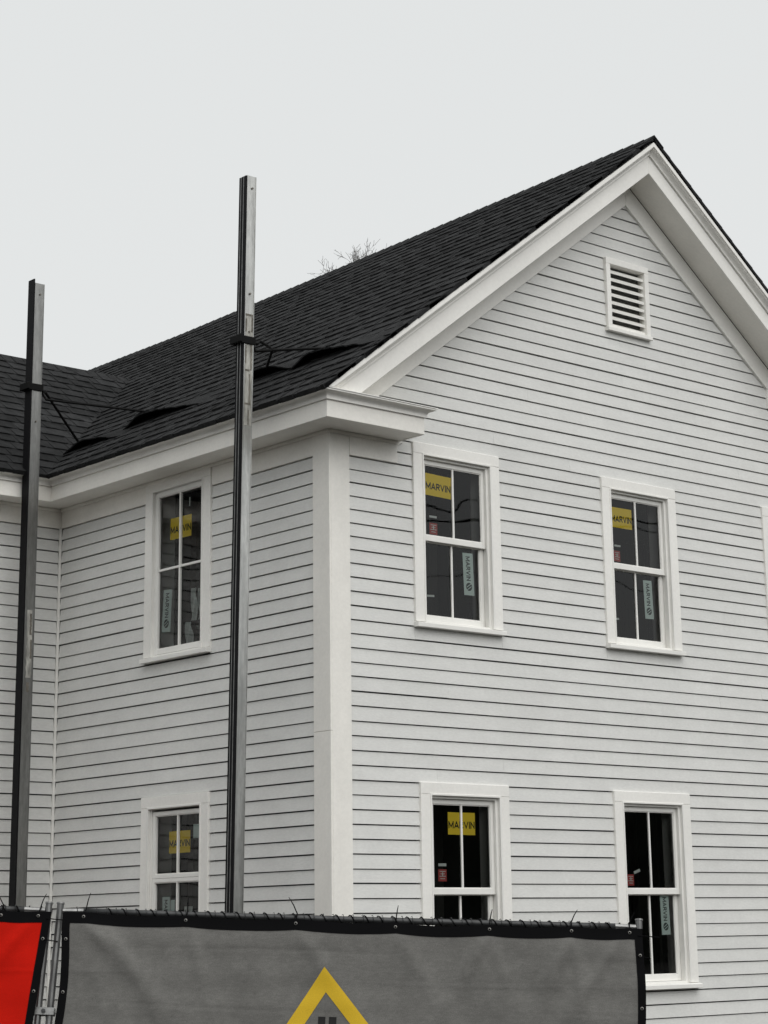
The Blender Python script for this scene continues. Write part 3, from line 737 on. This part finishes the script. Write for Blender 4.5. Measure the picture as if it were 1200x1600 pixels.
def fence_panel(x0, x1, lab):
    base = FP((x0+x1)/2, -FH, 0)
    root = empty('temporary_fence', base); tag(root, lab, 'fence', 'leaning temporary fence panels')
    P = lambda a, c, n: FP(a, c, n) - base
    r = .0215
    for x in (x0, x1):
        b = MB(); b.tube([P(x, .035, 0), P(x, -FH, 0)], r, 10); b.build('post', M['postm'], root, smooth=False)
        b = MB(); b.tube([P(x, .03, 0), P(x, .039, 0)], r+.004, 10); b.build('post_cap', M['galv'], root)
    s = 1
    flat = .10
    b = MB(); b.tube([P(x0+.02, -.015, 0), P(x0+.16, -.012, 0)], [r*.9, r*.95], 8); b.build('rail_end', M['galv'], root)
    b = MB(); b.tube([P(x1-.16, -.012, 0), P(x1-.02, -.015, 0)], [r*.95, r*.9], 8); b.build('rail_end', M['galv'], root)
    b = MB(); b.tube([P(x0+.15, -.012, 0)] + [P(x0+.15+(x1-x0-.3)*t/8, -.012-.004*math.sin(math.pi*t/8), 0) for t in range(1, 8)] + [P(x1-.15, -.012, 0)], r, 10)
    b.build('top_rail', M['galvd'], root, smooth=True)
    b = MB(); b.tube([P(x0+.02, -FH+.1, 0), P(x1-.02, -FH+.1, 0)], r, 8); b.build('bottom_rail', M['galv'], root)
    b = MB(); pts = []; L = x1-x0-.42; nt_ = int(L/.088)
    for i in range(nt_*8+1):
        a = i/8*2*math.pi; pts.append(P(x0+.30+L*i/(nt_*8), -.014+(r+.004)*math.cos(a), (r+.004)*math.sin(a)))
    b.tube(pts, .0042, 4); b.build('rail_lacing', M['hem'], root)
    # woven wire: zigzag strands, knuckled round the top rail
    b = MB(); step = .062; n_ = int((x1-x0-.20)/step)
    nz = 28
    for i in range(n_):
        xx = x0+.10+step*i
        pts = [P(xx, .012, -.004), P(xx+.008, .012, .018), P(xx+.014, -.012, .028), P(xx+.018, -.036, .018)]
        for j in range(nz): pts.append(P(xx + (step if j % 2 else 0), -.06 - (FH-.2)*j/nz, .006 if j % 2 else -.006))
        b.tube(pts, .0024, 3)
    w = b.build('chain_link_wire', M['galvd'], root, fix=False); w['kind'] = 'stuff'
    return root
fence_panel(.012, FWD-.01, 'wide chain link fence panel carrying the grey banner')
fence_panel(-.06-3.6, -.06, 'chain link fence panel carrying the red banner, cut by the left edge')

def wave(a, c):
    """wrinkles of the hanging fabric (metres towards the street)"""
    z = .010*math.sin(a*1.9+.6) + .006*math.sin(a*4.3+c*1.2+1.0)
    for gx_, ang, amp, wd in ((.18, -.75, .020, .07), (.30, -.95, .011, .05), (.82, -1.2, .010, .06), (1.50, -.9, .009, .06), (2.12, -1.0, .010, .06), (2.71, -2.1, .015, .06), (2.71, -1.2, .007, .05), (3.22, -2.0, .022, .06), (3.22, -1.35, .010, .05), (3.55, -2.2, .014, .05),
                              (-.15, -2.2, .016, .06), (-.5, -1.9, .012, .06)):
        dx, dy = a-gx_, c+.08
        t = dx*math.cos(ang) + dy*math.sin(ang); s = -dx*math.sin(ang) + dy*math.cos(ang)
        if t > 0: z += amp*math.exp(-(s/(wd*(.5+t*1.3)))**2)*math.exp(-t*1.1)*min(1, t*6)
    z += .0016*math.sin(c*31+math.sin(a*2)) * (.4+.6*math.sin(a*1.3)**2) + .004*math.sin(a*13+c*6)*math.exp(-abs(c+.45)*2)
    for ck, am in ((.235, .9), (.40, -.7), (.58, .8), (.80, -.8)):
        cc = c + ck + .012*math.sin(a*1.7+ck*9); z -= .0018*am*math.exp(-(cc/.010)**2)*(.5+.5*math.sin(a*2.3+ck*20))
    return z*1.7 + .05
def banner(x0, x1, grom, lab, m, emblem):
    base = FP((x0+x1)/2, -.75, .05)
    root = empty('fence_banner', base); tag(root, lab, 'banner', 'banners laced to the fence')
    def top(a):                                             # scalloped between the ties
        for g0, g1 in zip(grom, grom[1:]):
            if g0 <= a <= g1: return -.030 - .015*max(0, math.sin(math.pi*(a-g0)/(g1-g0)))**.8*min(1, (g1-g0)/.5)
        return -.032
    def left(c): return x0 + .022*math.sin(max(0,-c-.1)*4.2)
    def right(c): return x1 + (.012*math.sin(max(0,-c-.1)*5) if emblem else -.045*min(1.2, max(0, -c)/.65))
    bot = -1.62
    def S(a01, c01, n):
        c = bot + (0-bot)*c01; a = left(c) + (right(c)-left(c))*a01
        tz = top(a); cc = bot + (tz-bot)*c01
        return FP(a, cc, wave(a, cc) + n) - base
    b = MB(); b.grid(lambda u, v: S(.011+.978*u, .03+.93*v, 0), 170, 150)
    b.build('fabric', m, root, smooth=True, fix=False)
    hw = .050/(x1-x0)
    b = MB()
    b.grid(lambda u, v: S(u, 1-.043*(1-v), .003), 120, 3); b.grid(lambda u, v: S(u, .0485*v, .003), 60, 2)
    b.grid(lambda u, v: S(hw*u, .0485+.909*v, .0035), 3, 40); b.grid(lambda u, v: S(1-hw*(1-u), .0485+.909*v, .0035), 3, 40)
    b.build('hem', M['hem'], root, smooth=True, fix=False)
    def ring(p, axis):
        b = MB(); t1 = fu; t2 = fv; n_ = 10
        outer = [p + (t1*math.cos(2*math.pi*k/n_)+t2*math.sin(2*math.pi*k/n_))*.0105 + fn*.002 for k in range(n_)]
        inner = [p + (t1*math.cos(2*math.pi*k/n_)+t2*math.sin(2*math.pi*k/n_))*.0058 + fn*.004 for k in range(n_)]
        b.add(outer+inner, [(k,(k+1)%n_,n_+(k+1)%n_,n_+k) for k in range(n_)]); b.build('grommet', M['grom'], root, fix=False)
    rr = random.Random(int(x1*37))
    for gpos in grom:
        c = top(gpos) - .030; p = FP(gpos, c, wave(gpos, c) + .006) - base; ring(p, 0)
        # zip tie round the rail, its tail sticking up
        b = MB(); q = lambda da, dc, n: FP(gpos+da, dc, n) - base
        wv = wave(gpos, c)
        b.tube([q(0, c, wv+.004), q(0, -.035, wv-.005), q(.003, -.005, .030), q(.004, .014, .012), q(.003, .012, -.016), q(0, -.03, -.024), q(0, c, .0)], .004, 5)
        tl = rr.uniform(.05, .11); an = rr.uniform(-.7, .7)
        b.tube([q(.004, .008, .022), q(.004+tl*.5*math.sin(an), .01+tl*.5, .028), q(.004+tl*math.sin(an)*1.15, .01+tl, .022)], [.004, .0035, .002], 5)
        b.build('zip_tie', M['hem'], root)
    for c in (-.20, -.52, -.85, -1.2):
        for sx, fn_ in ((0, left), (1, right)):
            a = fn_(c) + (.025 if sx == 0 else -.025); ring(FP(a, c, wave(a, c)+.007) - base, 0)
    for a0, a1, c in ((x1-.03, x1+.11, -.075), (x1-.03, x1+.05, -.205)):
        b = MB(); b.tube([FP(a0, c, wave(a0, c)+.008)-base, FP(a1, c-.002, .028)-base], .0035, 5); b.build('zip_tie', M['hem'], root)
    if emblem:
        def conform(poly, nm, m_, nsub=10):
            """flat print following the fabric: quad strip between two polylines"""
            (p0, p1), (q0, q1) = poly
            b = MB()
            def Pt(u, v):
                a = (p0[0]+(p1[0]-p0[0])*u)*(1-v) + (q0[0]+(q1[0]-q0[0])*u)*v
                c = (p0[1]+(p1[1]-p0[1])*u)*(1-v) + (q0[1]+(q1[1]-q0[1])*u)*v
                return FP(a, c, wave(a, c) + .0028) - base
            b.grid(Pt, nsub, max(2, nsub//4)); b.build(nm, m_, root, smooth=True, fix=False)
        ax, ay = 1.692, -.322
        conform((((ax, ay), (1.476-.13, -.67-.205)), ((1.707, -.473), (1.589-.115, -.659-.18))), 'printed_roof_mark', M['bgold'], 24)
        conform((((ax, ay), (1.978+.17, -.656-.20)), ((1.707, -.473), (1.868+.155, -.659-.185))), 'printed_roof_mark', M['bgold'], 24)
        for a0, a1 in ((1.667, 1.711), (1.733, 1.779)):
            for c0, c1 in ((-.619, -.70), (-.715, -.80)):
                conform((((a0, c0), (a0, c1)), ((a1, c0), (a1, c1))), 'printed_window_mark', M['ink'], 8)
    return root
banner(.044, FWD+.004, [.176, .812, 1.501, 2.125, 2.714, 3.226, 3.59], 'grey mesh banner with a black hem and a yellow roof emblem', M['banner'], True)
banner(-.06-3.55, -.028, [-3.5, -2.9, -2.3, -1.7, -1.1, -.69, -.345, -.11], 'bright red mesh banner with a black hem at the left edge', M['bred'], False)
# clamp joining the two panels
cbase = FP(-.02, -.63, 0); clampo = empty('fence_clamp', cbase); tag(clampo, 'steel clamp joining the two fence posts between the banners', 'clamp')
Pc = lambda a, c, n: FP(a, c, n) - cbase
b = MB()
def obox(b, a0, a1, c0, c1, n0, n1):
    v = [Pc(a,c,n) for n in (n0,n1) for c in (c0,c1) for a in (a0,a1)]
    b.add(v, [(0,1,3,2),(4,6,7,5),(0,2,6,4),(1,5,7,3),(0,4,5,1),(2,3,7,6)])
obox(b, -.088, .042, -.652, -.606, .0225, .030); b.build('plate', M['galv'], clampo, .002)
b = MB(); obox(b, -.088, .042, -.652, -.606, -.030, -.0225); b.build('plate', M['galv'], clampo, .002)
b = MB(); b.tube([Pc(-.024, -.629, -.04), Pc(-.024, -.629, .045)], .008, 6); b.tube([Pc(-.024, -.629, .031), Pc(-.024, -.629, .042)], .014, 6); b.build('bolt', M['galvd'], clampo)

# ------------------------------------------------------------------ bare tree beyond the roof
def tree(base, targets, seed, lab, spread=1.0, depth=3):
    rt = random.Random(seed)
    root = empty('bare_tree', base); tag(root, lab, 'tree', 'bare trees behind the roof')
    tr = MB(); tw = MB()
    base = Vector(base)
    fork = Vector((targets[0][0], targets[0][1], 0)) - Vector((base.x, base.y, 0)) + Vector((0, 0, targets[0][2]*.62))
    tr.tube([Vector((0,0,-.2)), Vector((.05,.03,fork.z*.5)), fork], [.24, .19, .13], 8)
    def twig(p, d, L, r, dep):
        pts = [p]; rr = [r]; n_ = 4
        for i in range(n_):
            d = (d + Vector((rt.gauss(0,.22), rt.gauss(0,.22), rt.gauss(.04,.17)))).normalized()
            pts.append(pts[-1] + d*L/n_); rr.append(max(.0032, r*(1-.78*(i+1)/n_)))
        tw.tube(pts, rr, 4)
        if dep > 0:
            for k in range(rt.randint(3, 5)):
                i = rt.randint(1, n_); a = rt.uniform(0, 6.28); s = d.orthogonal().normalized(); s = Matrix.Rotation(a, 3, d) @ s
                twig(pts[i], (d*.75 + s*rt.uniform(.4,.95)).normalized(), L*rt.uniform(.45,.7), max(.005, rr[i]*.72), dep-1)
    for t in targets:
        tgt = Vector(t) - base
        p0 = fork; d = (tgt - p0); L = d.length
        m1 = p0 + d*.5 + Vector((rt.gauss(0,.12), rt.gauss(0,.12), .1)); m2 = p0 + d*.74
        tr.tube([p0, m1, m2, m2 + d*.13], [.075, .05, .034, .02], 6)
        twig(m2 + d*.12, d.normalized(), L*.13*spread, .015, depth)
        for k in range(4):
            a = rt.uniform(0, 6.28); s = Matrix.Rotation(a, 3, 'Z') @ Vector((1,0,.5))
            twig(m1 + d*rt.uniform(-.1,.2), (d.normalized()*.7 + s*.6).normalized(), L*.14*spread, .016, depth-1)
    tr.build('trunk', M['bark'], root); tw.build('crown', M['bark'], root)
tree((18.3, 21.3, 0), [(17.88, 21.14, 16.48), (17.92, 21.1, 16.3), (17.72, 21.40, 16.12), (18.02, 20.98, 16.2), (17.66, 21.5, 15.95), (18.36, 20.76, 16.30), (18.40, 20.68, 16.25)], 21, 'bare winter tree whose twigs rise above the roof ridge', .85, 3)
tree((14.4, 25.3, 0), [(14.20, 25.17, 14.0)], 5, 'bare tree showing a single twig tip above the roof valley', .28, 1)

# ------------------------------------------------------------------ utility line across the road, mirrored in the upper windows
def upole(x, lab):
    r_ = empty('utility_pole', (x, -21, 0)); tag(r_, lab, 'utility pole', 'utility poles across the road')
    b = MB(); b.tube([(0,0,-.5),(0,0,15.5)], [.17,.12], 10); b.build('pole', M['wood'], r_)
    b = MB(); b.box(-.06,.06,-1.1,1.1,13.9,14.05); b.build('cross_arm', M['wood'], r_)
upole(52, 'wooden utility pole uphill across the road'); upole(-16, 'wooden utility pole downhill across the road')
def cable(z0, z1, z2, r, lab):
    b = MB(); pts = []
    for i in range(41):
        t = i/40; x = -16 + 68*t
        # quadratic through three heights at x = 20.5, 26.4 and the far pole
        xs, zs_ = (20.5, 26.4, 52), (z0, z1, z2); z = 0
        for a in range(3):
            q = zs_[a]
            for c in range(3):
                if c != a: q *= (x-xs[c])/(xs[a]-xs[c])
            z += q
        pts.append((x, -21, z))
    b.tube(pts, r, 6); tag(b.build('utility_cable', M['wire'], smooth=True), lab, 'cable', 'utility cables across the road')
cable(10.6, 11.25, 14.3, .036, 'thick black utility cable mirrored in the upper gable windows')
cable(10.95, 11.0, 12.6, .017, 'thin black utility cable mirrored in the upper gable windows')
cable(9.40, 9.62, 10.6, .015, 'lowest thin utility cable mirrored in the lower sashes')
